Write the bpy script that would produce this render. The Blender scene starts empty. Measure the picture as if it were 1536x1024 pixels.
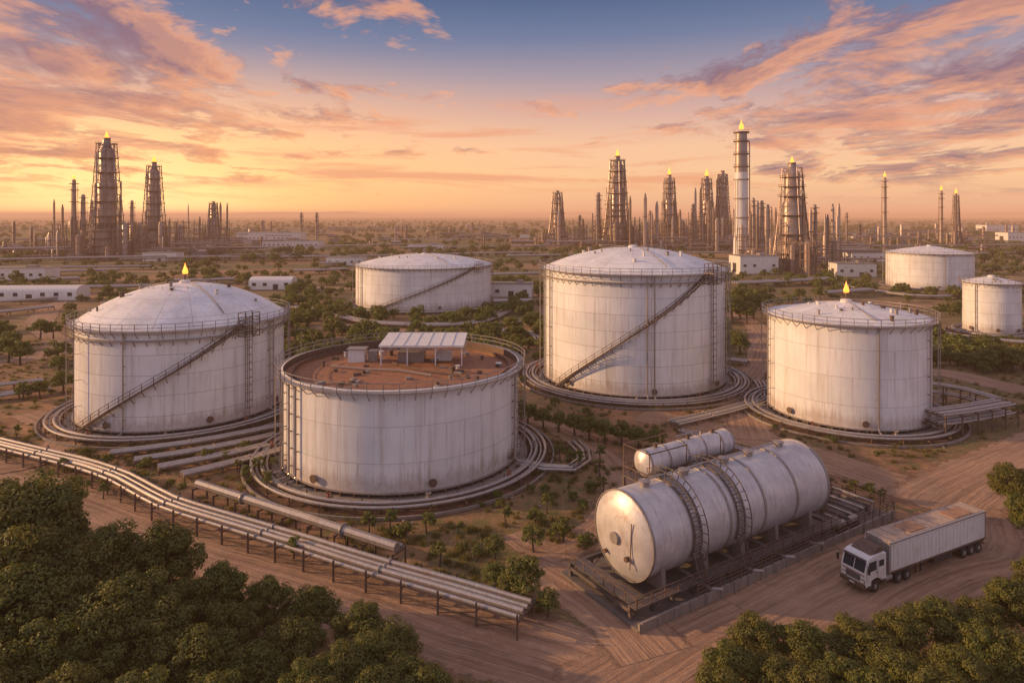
import bpy, math, random
from mathutils import Vector, Matrix
random.seed(7)
HAZE=True
sc=bpy.context.scene
pi=math.pi
CAMH=36.0; F=1000.0
def G(u,v):
    """plan position on the ground seen at frame pixel column u, row v from the camera"""
    d=CAMH*F/(v-322.0)
    return ((u-768.0)*d/F, d)
# ------------------------------------------------------------------ node helpers
def mth(nt,op,a,b=None,c=None,clamp=False):
    n=nt.nodes.new('ShaderNodeMath'); n.operation=op; n.use_clamp=clamp
    for i,v in enumerate((a,b,c)):
        if v is None: continue
        if isinstance(v,(int,float)): n.inputs[i].default_value=v
        else: nt.links.new(v,n.inputs[i])
    return n.outputs[0]
def setv(nt,sock,v):
    if isinstance(v,(tuple,list)):
        if len(v)==3 and len(sock.default_value)==4: v=tuple(v)+(1,)
        sock.default_value=v
    elif isinstance(v,(int,float)): sock.default_value=v
    else: nt.links.new(v,sock)
def mix(nt,f,a,b,blend='MIX'):
    n=nt.nodes.new('ShaderNodeMix'); n.data_type='RGBA'; n.blend_type=blend
    setv(nt,n.inputs[0],f); setv(nt,n.inputs[6],a); setv(nt,n.inputs[7],b)
    return n.outputs[2]
def ramp(nt,f,stops):
    n=nt.nodes.new('ShaderNodeValToRGB'); nt.links.new(f,n.inputs[0])
    el=n.color_ramp.elements
    while len(el)<len(stops): el.new(0.5)
    for e,(p,c) in zip(el,stops):
        e.position=p
        e.color=(c,c,c,1) if isinstance(c,(int,float)) else tuple(c)+(1,)
    return n.outputs[0]
def mapping(nt,vec,scale=(1,1,1),loc=(0,0,0),rot=(0,0,0)):
    n=nt.nodes.new('ShaderNodeMapping'); nt.links.new(vec,n.inputs[0])
    n.inputs['Scale'].default_value=scale; n.inputs['Location'].default_value=loc; n.inputs['Rotation'].default_value=rot
    return n.outputs[0]
def noise(nt,vec,scale,detail=4,rough=0.55,dist=0):
    n=nt.nodes.new('ShaderNodeTexNoise'); nt.links.new(vec,n.inputs['Vector'])
    n.inputs['Scale'].default_value=scale; n.inputs['Detail'].default_value=min(detail,5)
    n.inputs['Roughness'].default_value=rough; n.inputs['Distortion'].default_value=dist
    return n.outputs['Fac']
def sep(nt,vec):
    n=nt.nodes.new('ShaderNodeSeparateXYZ'); nt.links.new(vec,n.inputs[0]); return n.outputs
def comb(nt,x,y,z):
    n=nt.nodes.new('ShaderNodeCombineXYZ')
    for i,v in enumerate((x,y,z)): setv(nt,n.inputs[i],v)
    return n.outputs[0]
def bump(nt,h,strength,dist,bs):
    n=nt.nodes.new('ShaderNodeBump'); nt.links.new(h,n.inputs['Height'])
    n.inputs['Strength'].default_value=strength; n.inputs['Distance'].default_value=dist
    nt.links.new(n.outputs[0],bs.inputs['Normal'])
def newmat(name):
    m=bpy.data.materials.new(name); m.use_nodes=True; nt=m.node_tree
    bs=nt.nodes['Principled BSDF']; tc=nt.nodes.new('ShaderNodeTexCoord')
    return m,nt,bs,tc.outputs['Object'],nt.nodes['Material Output']
def paint(name,col,rough=0.5,metal=0.0,var=0.35,scale=0.8,dirt=None,dirt_amt=0.5,bmp=0.1):
    m,nt,bs,ob,out=newmat(name)
    n1=noise(nt,ob,scale,5,0.65); n2=noise(nt,mapping(nt,ob,(1,1,0.15)),scale*3,3,0.6)
    f=mth(nt,'MULTIPLY',mth(nt,'ADD',n1,n2),0.5)
    dk=tuple(c*(1-var) for c in col)
    c=mix(nt,ramp(nt,f,[(0.38,0.0),(0.62,1.0)]),dk,col)
    if dirt: c=mix(nt,ramp(nt,n1,[(0.48,0.0),(0.72,dirt_amt)]),c,dirt)
    nt.links.new(c,bs.inputs['Base Color'])
    bs.inputs['Roughness'].default_value=rough; bs.inputs['Metallic'].default_value=metal
    if bmp: bump(nt,n1,bmp,0.05,bs)
    return m
def emis(name,col,s):
    m,nt,bs,ob,out=newmat(name)
    bs.inputs['Base Color'].default_value=(0,0,0,1)
    n=noise(nt,ob,1.5,2)
    c=mix(nt,n,col,(1.0,0.36,0.05))
    nt.links.new(c,bs.inputs['Emission Color']); bs.inputs['Emission Strength'].default_value=s
    return m
# ------------------------------------------------------------------ materials
def tank_wall_mat(name,base,course,nseg,seam=0.55):
    m,nt,bs,ob,out=newmat(name)
    x,y,z=sep(nt,ob)
    ang=mth(nt,'MULTIPLY',mth(nt,'ARCTAN2',y,x),nseg/(2*pi))
    zc=mth(nt,'DIVIDE',z,course)
    fz=mth(nt,'FRACT',zc); row=mth(nt,'FLOOR',zc)
    lz=mth(nt,'LESS_THAN',fz,0.1/course)
    ang2=mth(nt,'ADD',ang,mth(nt,'MULTIPLY',mth(nt,'MODULO',row,2),0.5))
    fa=mth(nt,'FRACT',mth(nt,'ADD',ang2,50))
    la=mth(nt,'MULTIPLY',mth(nt,'LESS_THAN',fa,0.012),.7)
    line=mth(nt,'MAXIMUM',lz,la)
    cell=comb(nt,mth(nt,'FLOOR',mth(nt,'ADD',ang2,50)),row,0)
    wn=nt.nodes.new('ShaderNodeTexWhiteNoise'); nt.links.new(cell,wn.inputs['Vector'])
    tone=mth(nt,'MULTIPLY_ADD',wn.outputs['Value'],0.08,0.94)
    n1=noise(nt,ob,0.18,5,0.6); st=noise(nt,mapping(nt,ob,(1,1,0.05)),1.1,5,0.72)
    n3=noise(nt,ob,1.2,5,0.7)
    c=mix(nt,ramp(nt,n1,[(0.35,0.0),(0.65,1.0)]),tuple(b*0.86 for b in base),base)
    c=mix(nt,ramp(nt,st,[(0.50,0.0),(0.76,0.6)]),c,(0.38,0.28,0.21))
    # drip marks that start under each weld
    drip=mth(nt,'MULTIPLY',ramp(nt,noise(nt,mapping(nt,ob,(1,1,0.02)),3.2,3,.6),[(.60,0.0),(.72,.55)]),fz)
    c=mix(nt,drip,c,(0.30,0.17,0.10))
    low=ramp(nt,mth(nt,'MULTIPLY_ADD',z,0.26,mth(nt,'MULTIPLY',st,-1.1)),[(-0.0,1.0),(0.35,0.0)])
    c=mix(nt,mth(nt,'MULTIPLY',low,mth(nt,'MULTIPLY',n3,0.8)),c,(0.26,0.14,0.08))
    c=mix(nt,mth(nt,'MULTIPLY',line,seam),c,(0.20,0.17,0.16))
    t=nt.nodes.new('ShaderNodeVectorMath'); t.operation='SCALE'; nt.links.new(c,t.inputs[0]); nt.links.new(tone,t.inputs['Scale'])
    nt.links.new(t.outputs[0],bs.inputs['Base Color'])
    bs.inputs['Roughness'].default_value=0.42
    bump(nt,mth(nt,'ADD',mth(nt,'MULTIPLY',n1,1.0),mth(nt,'MULTIPLY',line,-0.3)),0.3,0.25,bs)
    return m
def roof_mat(name,base,nseg):
    m,nt,bs,ob,out=newmat(name)
    x,y,z=sep(nt,ob)
    ang=mth(nt,'MULTIPLY',mth(nt,'ARCTAN2',y,x),nseg/(2*pi))
    r=mth(nt,'SQRT',mth(nt,'ADD',mth(nt,'MULTIPLY',x,x),mth(nt,'MULTIPLY',y,y)))
    la=mth(nt,'LESS_THAN',mth(nt,'FRACT',mth(nt,'ADD',ang,50)),0.02)
    lr=mth(nt,'LESS_THAN',mth(nt,'FRACT',mth(nt,'DIVIDE',r,5.1)),0.02)
    line=mth(nt,'MAXIMUM',la,lr)
    n1=noise(nt,ob,0.25,5,0.65); n3=noise(nt,ob,1.6,5,0.7)
    c=mix(nt,ramp(nt,n1,[(0.4,0.0),(0.6,1.0)]),tuple(b*0.82 for b in base),base)
    c=mix(nt,ramp(nt,n3,[(0.54,0.0),(0.74,0.6)]),c,(0.42,0.26,0.16))
    c=mix(nt,mth(nt,'MULTIPLY',line,0.55),c,(0.25,0.2,0.18))
    nt.links.new(c,bs.inputs['Base Color']); bs.inputs['Roughness'].default_value=0.45
    bump(nt,n1,0.3,0.3,bs)
    return m
M={}
M['wall']=tank_wall_mat('white_tank_paint',(0.78,0.755,0.74),3.3,14)
M['wall2']=tank_wall_mat('white_tank_paint_wide',(0.79,0.765,0.75),4.6,10,0.4)
M['roof']=roof_mat('tank_roof_paint',(0.80,0.76,0.73),18)
M['deck']=paint('rusty_floating_deck',(0.40,0.17,0.075),0.8,0,0.5,0.35,(0.14,0.07,0.04),0.85)
M['steel']=paint('galvanised_steel',(0.38,0.33,0.30),0.45,0.3,0.4,1.5,(0.25,0.14,0.09),0.6)
M['pipe']=paint('pipe_cladding',(0.46,0.41,0.38),0.32,0.55,0.3,0.9,(0.24,0.14,0.09),0.6)
M['rust']=paint('rusty_steel',(0.19,0.115,0.08),0.7,0.2,0.5,1.5,(0.09,0.055,0.04),0.7)
M['dark']=paint('dark_steel',(0.06,0.05,0.045),0.6,0.2,0.4,1.0)
M['frame']=paint('grey_frame_steel',(0.15,0.125,0.115),0.6,0.3,0.4,1.2,(0.20,0.10,0.06),0.6)
M['conc']=paint('stained_concrete',(0.30,0.245,0.205),0.85,0,0.4,0.5,(0.14,0.10,0.075),0.7)
M['slab']=paint('dark_yard_concrete',(0.20,0.165,0.14),0.85,0,0.45,0.4,(0.09,0.065,0.05),0.8)
M['tower']=paint('weathered_tower_steel',(0.22,0.15,0.12),0.55,0.3,0.4,0.08,(0.30,0.155,0.08),0.6,0)
M['towerp']=paint('tower_cladding',(0.40,0.31,0.27),0.4,0.4,0.4,0.1,(0.28,0.15,0.09),0.6,0)
M['white']=paint('white_paint',(0.74,0.70,0.66),0.45,0,0.15,0.9,(0.42,0.30,0.22),0.5)
M['red']=paint('faded_red_paint',(0.30,0.11,0.06),0.5,0,0.3,1)
M['glass']=paint('dark_glass',(0.03,0.04,0.05),0.08,0,0.1,0.5,None,0,0)
M['rubber']=paint('tyre_rubber',(0.03,0.028,0.027),0.85,0,0.3,2,(0.14,0.1,0.07),0.5)
M['lamp']=paint('headlamp_glass',(0.8,0.75,0.65),0.1,0,0.1,2,None,0,0)
M['flame']=emis('flame_glow',(1.0,0.16,0.015),3.6)
M['bark']=paint('bark',(0.11,0.075,0.05),0.9,0,0.5,3)
M['soil']=paint('oily_soil',(0.14,0.07,0.04),0.95,0,0.5,0.4,(0.25,0.13,0.07),0.8)
def leafmat(name,a,b,cc):
    m,nt,bs,ob,out=newmat(name)
    g=nt.nodes.new('ShaderNodeNewGeometry'); oi=nt.nodes.new('ShaderNodeObjectInfo')
    c=mix(nt,g.outputs['Random Per Island'],a,b)
    n=noise(nt,ob,0.9,2)
    c=mix(nt,ramp(nt,n,[(0.4,0.0),(0.62,0.8)]),c,cc)
    c=mix(nt,mth(nt,'MULTIPLY',oi.outputs['Random'],0.4),c,(0.17,0.13,0.025))
    nt.links.new(c,bs.inputs['Base Color']); bs.inputs['Roughness'].default_value=0.6
    tr=nt.nodes.new('ShaderNodeBsdfTranslucent'); nt.links.new(c,tr.inputs[0])
    ms=nt.nodes.new('ShaderNodeMixShader'); ms.inputs[0].default_value=0.4
    nt.links.new(bs.outputs[0],ms.inputs[1]); nt.links.new(tr.outputs[0],ms.inputs[2])
    nt.links.new(ms.outputs[0],out.inputs['Surface'])
    return m
M['leaf']=leafmat('broadleaf_foliage',(0.065,0.09,0.013),(0.15,0.165,0.026),(0.20,0.18,0.03))
M['leafy']=leafmat('young_foliage',(0.085,0.125,0.018),(0.17,0.20,0.035),(0.21,0.20,0.04))
M['grass']=leafmat('dry_grass',(0.17,0.14,0.04),(0.12,0.15,0.03),(0.24,0.16,0.06))
# ------------------------------------------------------------------ mesh builder
class MB:
    def __init__(s): s.v=[];s.f=[];s.m=[];s.s=[];s.mats=[]
    def mi(s,k):
        if k not in s.mats: s.mats.append(k)
        return s.mats.index(k)
    def add(s,vs,fs,mat,smooth=False):
        o=len(s.v); s.v.extend(vs); k=s.mi(mat)
        for f in fs:
            s.f.append([i+o for i in f]); s.m.append(k); s.s.append(smooth)
    def box(s,c,size,mat,rz=0):
        cx,cy,cz=c; a,b,h=[q/2 for q in size]; co,si=math.cos(rz),math.sin(rz)
        vs=[(cx+x*co-y*si,cy+x*si+y*co,cz+z) for z in (-h,h) for x,y in ((-a,-b),(a,-b),(a,b),(-a,b))]
        s.add(vs,[(3,2,1,0),(4,5,6,7),(0,1,5,4),(1,2,6,5),(2,3,7,6),(3,0,4,7)],mat)
    def tube(s,path,r,mat,n=6,closed=False,smooth=True,cap=True,r2=None):
        P=[Vector(p) for p in path]; N=len(P); vs=[]
        for i,p in enumerate(P):
            if closed: t=P[(i+1)%N]-P[i-1]
            else: t=P[min(i+1,N-1)]-P[max(i-1,0)]
            if t.length<1e-9: t=Vector((0,0,1))
            t.normalize()
            up=Vector((0,0,1)) if abs(t.z)<0.95 else Vector((1,0,0))
            a=t.cross(up).normalized(); b=a.cross(t)
            rr=r if r2 is None else r+(r2-r)*i/(N-1)
            for k in range(n):
                an=2*pi*(k+0.5)/n
                vs.append(tuple(p+a*(rr*math.cos(an))+b*(rr*math.sin(an))))
        fs=[]
        for i in range(N if closed else N-1):
            j=(i+1)%N
            for k in range(n):
                l=(k+1)%n
                fs.append((i*n+k,i*n+l,j*n+l,j*n+k))
        if cap and not closed:
            fs.append(tuple(range(n))); fs.append(tuple((N-1)*n+k for k in reversed(range(n))))
        s.add(vs,fs,mat,smooth)
    def beam(s,p,q,r,mat,n=4): s.tube([p,q],r*1.2,mat,n,smooth=False)
    def lathe(s,prof,mat,n=48,c=(0,0,0),smooth=True,a0=0,a1=2*pi):
        full=abs(a1-a0-2*pi)<1e-6; m=n if full else n+1; vs=[]
        for r,z in prof:
            for k in range(m):
                a=a0+(a1-a0)*k/n
                vs.append((c[0]+r*math.cos(a),c[1]+r*math.sin(a),c[2]+z))
        fs=[]
        for i in range(len(prof)-1):
            for k in range(n):
                l=(k+1)%m
                fs.append((i*m+k,i*m+l,(i+1)*m+l,(i+1)*m+k))
        s.add(vs,fs,mat,smooth)
    def cylx(s,x0,x1,y,z,r,mat,n=16,axis='x',prof=None):
        prof=prof or [(0,x0),(r,x0),(r,x1),(0,x1)]
        vs=[]
        for rr,t in prof:
            for k in range(n):
                a=2*pi*k/n
                if axis=='x': vs.append((t,y+rr*math.cos(a),z+rr*math.sin(a)))
                else: vs.append((y+rr*math.cos(a),t,z+rr*math.sin(a)))
        fs=[(i*n+k,i*n+(k+1)%n,(i+1)*n+(k+1)%n,(i+1)*n+k) for i in range(len(prof)-1) for k in range(n)]
        s.add(vs,fs,mat,len(prof)>4)
    def prism(s,prof,y0,y1,mat):
        n=len(prof); vs=[(x,y0,z) for x,z in prof]+[(x,y1,z) for x,z in prof]
        fs=[tuple(range(n)),tuple(reversed(range(n,2*n)))]+[(i,i+n,(i+1)%n+n,(i+1)%n) for i in range(n)]
        s.add(vs,fs,mat)
    def build(s,name,loc=(0,0,0),rz=0,sharp=True):
        me=bpy.data.meshes.new(name); me.from_pydata(s.v,[],s.f)
        for k in s.mats: me.materials.append(M[k])
        me.polygons.foreach_set('material_index',s.m); me.polygons.foreach_set('use_smooth',s.s)
        me.update()
        if sharp:
            try: me.set_sharp_from_angle(angle=math.radians(40))
            except Exception: pass
        ob=bpy.data.objects.new(name,me); sc.collection.objects.link(ob)
        ob.location=loc; ob.rotation_euler=(0,0,rz)
        return ob
def catmull(P,step=4.0):
    out=[]; n=len(P)
    for i in range(n-1):
        p0=P[max(i-1,0)];p1=P[i];p2=P[i+1];p3=P[min(i+2,n-1)]
        L=math.dist(p1,p2); k=max(2,int(L/step))
        for j in range(k):
            t=j/k
            out.append(tuple(0.5*((2*b)+(-a+c)*t+(2*a-5*b+4*c-d)*t*t+(-a+3*b-3*c+d)*t**3) for a,b,c,d in zip(p0,p1,p2,p3)))
    out.append(tuple(P[-1])); return out
def flame(mb,x,y,z,s):
    mb.lathe([(0.05*s,0),(0.46*s,0.35*s),(0.55*s,0.7*s),(0.34*s,1.25*s),(0.14*s,1.9*s),(0,2.5*s)],'flame',8,(x,y,z))
    mb.lathe([(0.02*s,0),(0.22*s,0.3*s),(0.12*s,0.8*s),(0,1.4*s)],'flame',6,(x+.42*s,y,z+.1*s))
    mb.lathe([(0.02*s,0),(0.18*s,0.3*s),(0.08*s,0.7*s),(0,1.1*s)],'flame',6,(x-.4*s,y,z+.05*s))
# ------------------------------------------------------------------ ground
m,nt,bs,ob_,out=newmat('dry_earth')
n1=noise(nt,ob_,0.02,5,0.6,0.4); n2=noise(nt,ob_,0.12,5,0.65); n3=noise(nt,ob_,1.3,5,0.7); nf=noise(nt,mapping(nt,ob_,(1,2.2,1)),0.0045,5,0.65,0.5)
c=mix(nt,ramp(nt,n2,[(0.38,0.0),(0.62,1.0)]),(0.15,0.07,0.035),(0.34,0.175,0.085))
c=mix(nt,ramp(nt,n1,[(0.46,0.0),(0.58,0.75)]),c,(0.125,0.105,0.03))
c=mix(nt,ramp(nt,n3,[(0.5,0.0),(0.75,0.55)]),c,(0.42,0.23,0.12))
c=mix(nt,ramp(nt,noise(nt,ob_,0.35,5,0.7),[(0.51,0.0),(0.61,0.75)]),c,(0.10,0.105,0.025))
far=ramp(nt,mth(nt,'DIVIDE',sep(nt,ob_)[1],1200),[(0.12,0.0),(0.4,1.0)])
fc=mix(nt,ramp(nt,nf,[(0.46,0.0),(0.58,1.0)]),(0.08,0.08,0.025),(0.27,0.145,0.065))
c=mix(nt,mth(nt,'MULTIPLY',far,.8),c,fc)
nt.links.new(c,bs.inputs['Base Color']); bs.inputs['Roughness'].default_value=0.95
bump(nt,mth(nt,'ADD',mth(nt,'MULTIPLY',n3,0.25),n2),0.8,0.6,bs)
M['ground']=m
xs=[0,25,50,80,120,180,260,400,700,1300,2500,5000,10000,25000]
X=[-a for a in reversed(xs[1:])]+xs; Y=[-a for a in (2000,500,100)]+xs
mb=MB(); mb.add([(x,y,0) for y in Y for x in X],[(j*len(X)+i,j*len(X)+i+1,(j+1)*len(X)+i+1,(j+1)*len(X)+i) for j in range(len(Y)-1) for i in range(len(X)-1)],'ground')
mb.build('ground')
# roads
def roadmat():
    m,nt,bs,ob,out=newmat('compacted_dirt_road')
    uv=nt.nodes.new('ShaderNodeUVMap'); U=uv.outputs[0]
    ux,uy,_=sep(nt,U)
    wob=noise(nt,mapping(nt,U,(0.0,0.05,1)),1.0,3)
    ux2=mth(nt,'MULTIPLY_ADD',wob,2.5,ux)
    st=noise(nt,comb(nt,mth(nt,'MULTIPLY',ux2,1.7),mth(nt,'MULTIPLY',uy,0.035),0),1.0,5,0.7)
    n=noise(nt,ob,0.9,5,0.7); n0=noise(nt,ob,0.1,4,0.6)
    c=mix(nt,ramp(nt,st,[(0.40,0.0),(0.58,1.0)]),(0.20,0.11,0.065),(0.43,0.26,0.16))
    c=mix(nt,ramp(nt,n,[(0.4,0.4),(0.65,0.0)]),c,(0.17,0.095,0.055))
    c=mix(nt,ramp(nt,n0,[(0.4,0.0),(0.65,0.45)]),c,(0.45,0.28,0.175))
    nt.links.new(c,bs.inputs['Base Color']); bs.inputs['Roughness'].default_value=0.9
    bump(nt,mth(nt,'ADD',st,mth(nt,'MULTIPLY',n,0.4)),0.9,0.4,bs)
    at=nt.nodes.new('ShaderNodeAttribute'); at.attribute_name='edge'
    a=mth(nt,'ADD',at.outputs['Fac'],mth(nt,'MULTIPLY',mth(nt,'SUBTRACT',noise(nt,ob,0.5,5,0.7),0.5),1.6))
    a=ramp(nt,a,[(0.3,0.0),(0.6,1.0)])
    t=nt.nodes.new('ShaderNodeBsdfTransparent'); ms=nt.nodes.new('ShaderNodeMixShader')
    nt.links.new(a,ms.inputs[0]); nt.links.new(t.outputs[0],ms.inputs[1]); nt.links.new(bs.outputs[0],ms.inputs[2])
    nt.links.new(ms.outputs[0],out.inputs['Surface'])
    return m
M['road']=roadmat()
ROADS=[]
def road(pts,w,z):
    P=catmull([G(*p) for p in pts],3.0); ROADS.append((P,w))
    cols=[-0.5,-0.3,0.0,0.3,0.5]; ed=[0.0,0.75,1.0,0.75,0.0]
    vs=[];uv=[];E=[];L=0
    for i,p in enumerate(P):
        q=P[min(i+1,len(P)-1)]; o=P[max(i-1,0)]
        t=Vector((q[0]-o[0],q[1]-o[1])).normalized(); nn=Vector((-t.y,t.x))
        if i: L+=math.dist(P[i],P[i-1])
        ww=w*(1+0.12*math.sin(L*0.07+z*900))
        for cc,e in zip(cols,ed):
            vs.append((p[0]+nn.x*cc*ww,p[1]+nn.y*cc*ww,z)); uv.append((cc*w,L)); E.append(e)
    fs=[(i*5+k,i*5+k+1,(i+1)*5+k+1,(i+1)*5+k) for i in range(len(P)-1) for k in range(4)]
    fs=[tuple(reversed(f)) for f in fs]
    me=bpy.data.meshes.new('dirt_road'); me.from_pydata(vs,[],fs)
    ul=me.uv_layers.new(name='UVMap')
    for l in me.loops: ul.data[l.index].uv=uv[l.vertex_index]
    at=me.attributes.new('edge','FLOAT','POINT'); at.data.foreach_set('value',E)
    me.materials.append(M['road']); me.update()
    ob=bpy.data.objects.new('dirt_road',me); sc.collection.objects.link(ob)
road([(-250,640),(0,722),(150,765),(300,820),(450,868),(600,915),(760,962),(900,1010),(1010,1090),(1100,1250)],12,0.02)
road([(880,1060),(1000,985),(1120,920),(1240,895),(1380,868),(1470,800),(1430,755),(1300,712),(1180,672),(1060,640),(960,622)],11,0.032)
road([(1400,760),(1470,715),(1560,670),(1700,610)],14,0.044)
road([(780,835),(850,872),(930,930),(985,985)],8,0.056)
road([(770,800),(830,830),(900,790),(930,720),(870,660),(760,610)],6,0.062)
road([(1480,820),(1380,840),(1260,900),(1180,950)],17,0.070)
road([(1130,660),(1110,590),(1140,530),(1120,480),(1000,450),(860,440)],9,0.078)
road([(-200,560),(0,545),(90,520),(60,480),(140,440),(400,430),(700,440)],10,0.084)
road([(1300,560),(1420,560),(1560,590),(1800,600)],10,0.09)
road([(430,500),(520,490),(650,495),(800,480),(900,430),(1100,412),(1400,408)],9,0.098)
road([(-100,400),(300,408),(700,400),(1000,395),(1536,392)],12,0.105)
road([(1150,470),(1300,455),(1536,470),(1700,480)],10,0.112)
road([(40,620),(100,650),(60,690),(0,700)],7,0.118)
# ------------------------------------------------------------------ tanks
TANKS=[]
def tank(name,x,y,R,H,apex,roof='dome',stair=None,ladder=None,walk=True,poles=True,risers=(),rings=4,detail=1.0,wall='wall',roofflame=0,girder=False,canopy=False):
    TANKS.append((x,y,R+6))
    fa=math.atan2(-y,-x)
    mb=MB(); nseg=96
    P=lambda r,th,z:(r*math.cos(fa+th),r*math.sin(fa+th),z)
    D=math.radians
    mb.lathe([(R+1.4,0),(R+1.4,0.4),(R-0.5,0.4)],'conc',nseg,smooth=False)
    mb.lathe([(R-0.35,0.38),(R-0.35,0.95)],'dark',nseg)  # dark recessed band standing in for the shaded gap under the tank
    k=int(2*pi*R/1.9)
    for i in range(k):
        a=2*pi*i/k; mb.box(((R+0.05)*math.cos(a),(R+0.05)*math.sin(a),0.66),(0.5,0.22,0.56),'rust',a)
    mb.lathe([(R-0.4,0.9),(R+0.32,0.9),(R+0.32,1.05),(R,1.05)],'steel',nseg,smooth=False)
    mb.lathe([(R,1.0),(R,H-0.01)],wall,nseg)
    mb.lathe([(R,H-0.55),(R+0.16,H-0.5),(R+0.16,H-0.05),(R-0.1,H+0.03)],'white',nseg,smooth=False)
    if girder:
        for zz in (H-1.7,):
            mb.lathe([(R,zz-0.1),(R+0.7,zz-0.1),(R+0.7,zz+0.08),(R,zz+0.1)],'steel',nseg,smooth=False)
            for i in range(k):
                a=2*pi*i/k; mb.beam(((R+.65)*math.cos(a),(R+.65)*math.sin(a),zz),(R*math.cos(a),R*math.sin(a),zz-.9),.05,'rust')
    if roof=='dome':
        rise=apex-H; RR=(R*R+rise*rise)/(2*rise); pr=[]
        for i in range(15):
            r=R*(1-i/14); pr.append((max(r,0.001),H+math.sqrt(max(RR*RR-r*r,0))-(RR-rise)))
        mb.lathe(pr,'roof',nseg)
        rz=lambda r:H+math.sqrt(RR*RR-r*r)-(RR-rise)
    elif roof=='cone':
        mb.lathe([(R,H),(R*0.6,H+(apex-H)*0.46),(R*0.25,H+(apex-H)*0.85),(0.001,apex)],'roof',nseg)
        rz=lambda r:H+(apex-H)*(1-r/R)
    else:
        dz=H-0.9
        mb.lathe([(R-0.1,H+0.03),(R-0.12,dz-1)],'rust',nseg)
        mb.lathe([(R-0.15,dz),(R-1.4,dz-0.02),(R-1.45,dz-0.3),(R*0.5,dz-0.2),(0.001,dz-0.15)],'deck',nseg,smooth=False)
        rz=lambda r:dz-0.2
        mb.lathe([(R-1.4,dz),(R-1.4,dz+0.35),(R-1.5,dz+0.35),(R-1.5,dz-0.1)],'rust',nseg,smooth=False)
    rnd=random.Random(int(x*10))
    for i in range(int(16*detail)):
        a=rnd.uniform(0,2*pi); r=rnd.uniform(0.2,0.86)*R; z=rz(r)-0.05; rr=rnd.uniform(0.15,0.4)
        h=rnd.uniform(0.3,0.9)
        q=(r*math.cos(a),r*math.sin(a),z)
        mb.lathe([(rr,0),(rr,h),(rr*1.4,h),(rr*1.4,h+0.12),(0.001,h+0.16)],rnd.choice(['white','steel','rust']),10,q,smooth=False)
    if roof!='float':
        mb.lathe([(1.0,-0.2),(1.0,0.45),(0.7,0.6),(0.001,0.7)],'white',20,(0,0,apex-0.15))
        for a in (0.4,2.2,4.0):
            pts=[P(r,a,rz(r)+0.25) for r in [R*q/8 for q in range(1,8)]]
            mb.tube(pts,0.09,'steel',5)
        rr=R*.35; k=18
        for i in range(k):
            a=2*pi*i/k; mb.beam((rr*math.cos(a),rr*math.sin(a),rz(rr)),(rr*math.cos(a),rr*math.sin(a),rz(rr)+0.5),0.03,'steel')
    if roofflame:
        mb.beam((0,0,apex),(0,0,apex+1.6),0.14,'rust',6)
        mb.beam((0,0,apex+0.6),(0.8,0,apex),0.05,'rust'); flame(mb,0,0,apex+1.5,roofflame)
    if walk:
        ro=R+1.05; zw=H-0.15
        mb.lathe([(R+0.16,zw-0.12),(ro,zw-0.12),(ro,zw),(R+0.16,zw)],'steel',nseg,smooth=False)
        k=int(2*pi*ro/2.0)
        for i in range(k):
            a=2*pi*i/k; ca,sa=math.cos(a),math.sin(a)
            mb.beam((ro*ca,ro*sa,zw-0.1),(ro*ca,ro*sa,zw+1.25),0.05,'steel')
            mb.beam((R*ca,R*sa,zw-1.2),(ro*ca,ro*sa,zw-0.12),0.05,'steel')
        for zz in (0.65,1.25):
            mb.tube([(ro*math.cos(2*pi*i/nseg),ro*math.sin(2*pi*i/nseg),zw+zz) for i in range(nseg)],0.06,'steel',4,closed=True)
    if poles:
        for th in (-88,-62,72,86,140,-140):
            a=D(th); mb.tube([P(R+1.15,a,0.4),P(R+1.15,a,H+1.3)],0.09,'steel',6)
            for q in range(1,4): mb.beam(P(R,a,H*q/4),P(R+1.15,a,H*q/4),0.05,'steel')
    for th in risers:
        a=D(th); mb.tube([P(R+3.0,a,0.8),P(R+0.9,a,0.9),P(R+0.45,a,1.4),P(R+0.45,a,H-0.3)],0.14,'pipe',8)
        for q in range(1,6): mb.beam(P(R,a,H*q/6),P(R+0.5,a,H*q/6),0.07,'rust')
    if stair:
        t0,t1=D(stair[0]),D(stair[1]); zt=H-0.1
        n=int(abs(t1-t0)*R/0.55); ri,ro=R+0.2,R+1.25
        z=lambda i:0.5+(zt-0.5)*i/n
        th=lambda i:t0+(t1-t0)*i/n
        for rr in (ri,ro):
            mb.tube([P(rr,th(i),z(i)) for i in range(n+1)],0.15,'rust',4,smooth=False)
        for i in range(n+1):
            mb.beam(P(ri,th(i),z(i)+0.08),P(ro,th(i),z(i)+0.08),0.09,'steel')
            if i%3==0:
                mb.beam(P(ro,th(i),z(i)),P(ro,th(i),z(i)+1.15),0.05,'rust')
                mb.beam(P(ro,th(i),z(i)-0.05),P(R,th(i),z(i)-1.2),0.05,'rust')
        for dz in (0.6,1.15):
            mb.tube([P(ro,th(i),z(i)+dz) for i in range(n+1)],0.06,'rust',4)
        c=P(R+1.1,t1+0.04,0); an=fa+t1+0.04
        mb.box((c[0],c[1],zt),(2.2,3.0,0.18),'steel',an)
        for sx in (-1,1):
            for sy in (-1.4,0,1.4):
                px=c[0]+sx*math.cos(an)-sy*math.sin(an); py=c[1]+sx*math.sin(an)+sy*math.cos(an)
                mb.beam((px,py,zt-2.2),(px,py,zt+1.9),0.07,'rust')
        for zz in (zt+0.6,zt+1.1,zt+1.9,zt-1.1,zt-2.1):
            q=[(c[0]+sx*math.cos(an)-sy*math.sin(an),c[1]+sx*math.sin(an)+sy*math.cos(an),zz) for sx,sy in ((-1,-1.4),(1,-1.4),(1,1.4),(-1,1.4))]
            mb.tube(q,0.06,'rust',4,closed=True)
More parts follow.
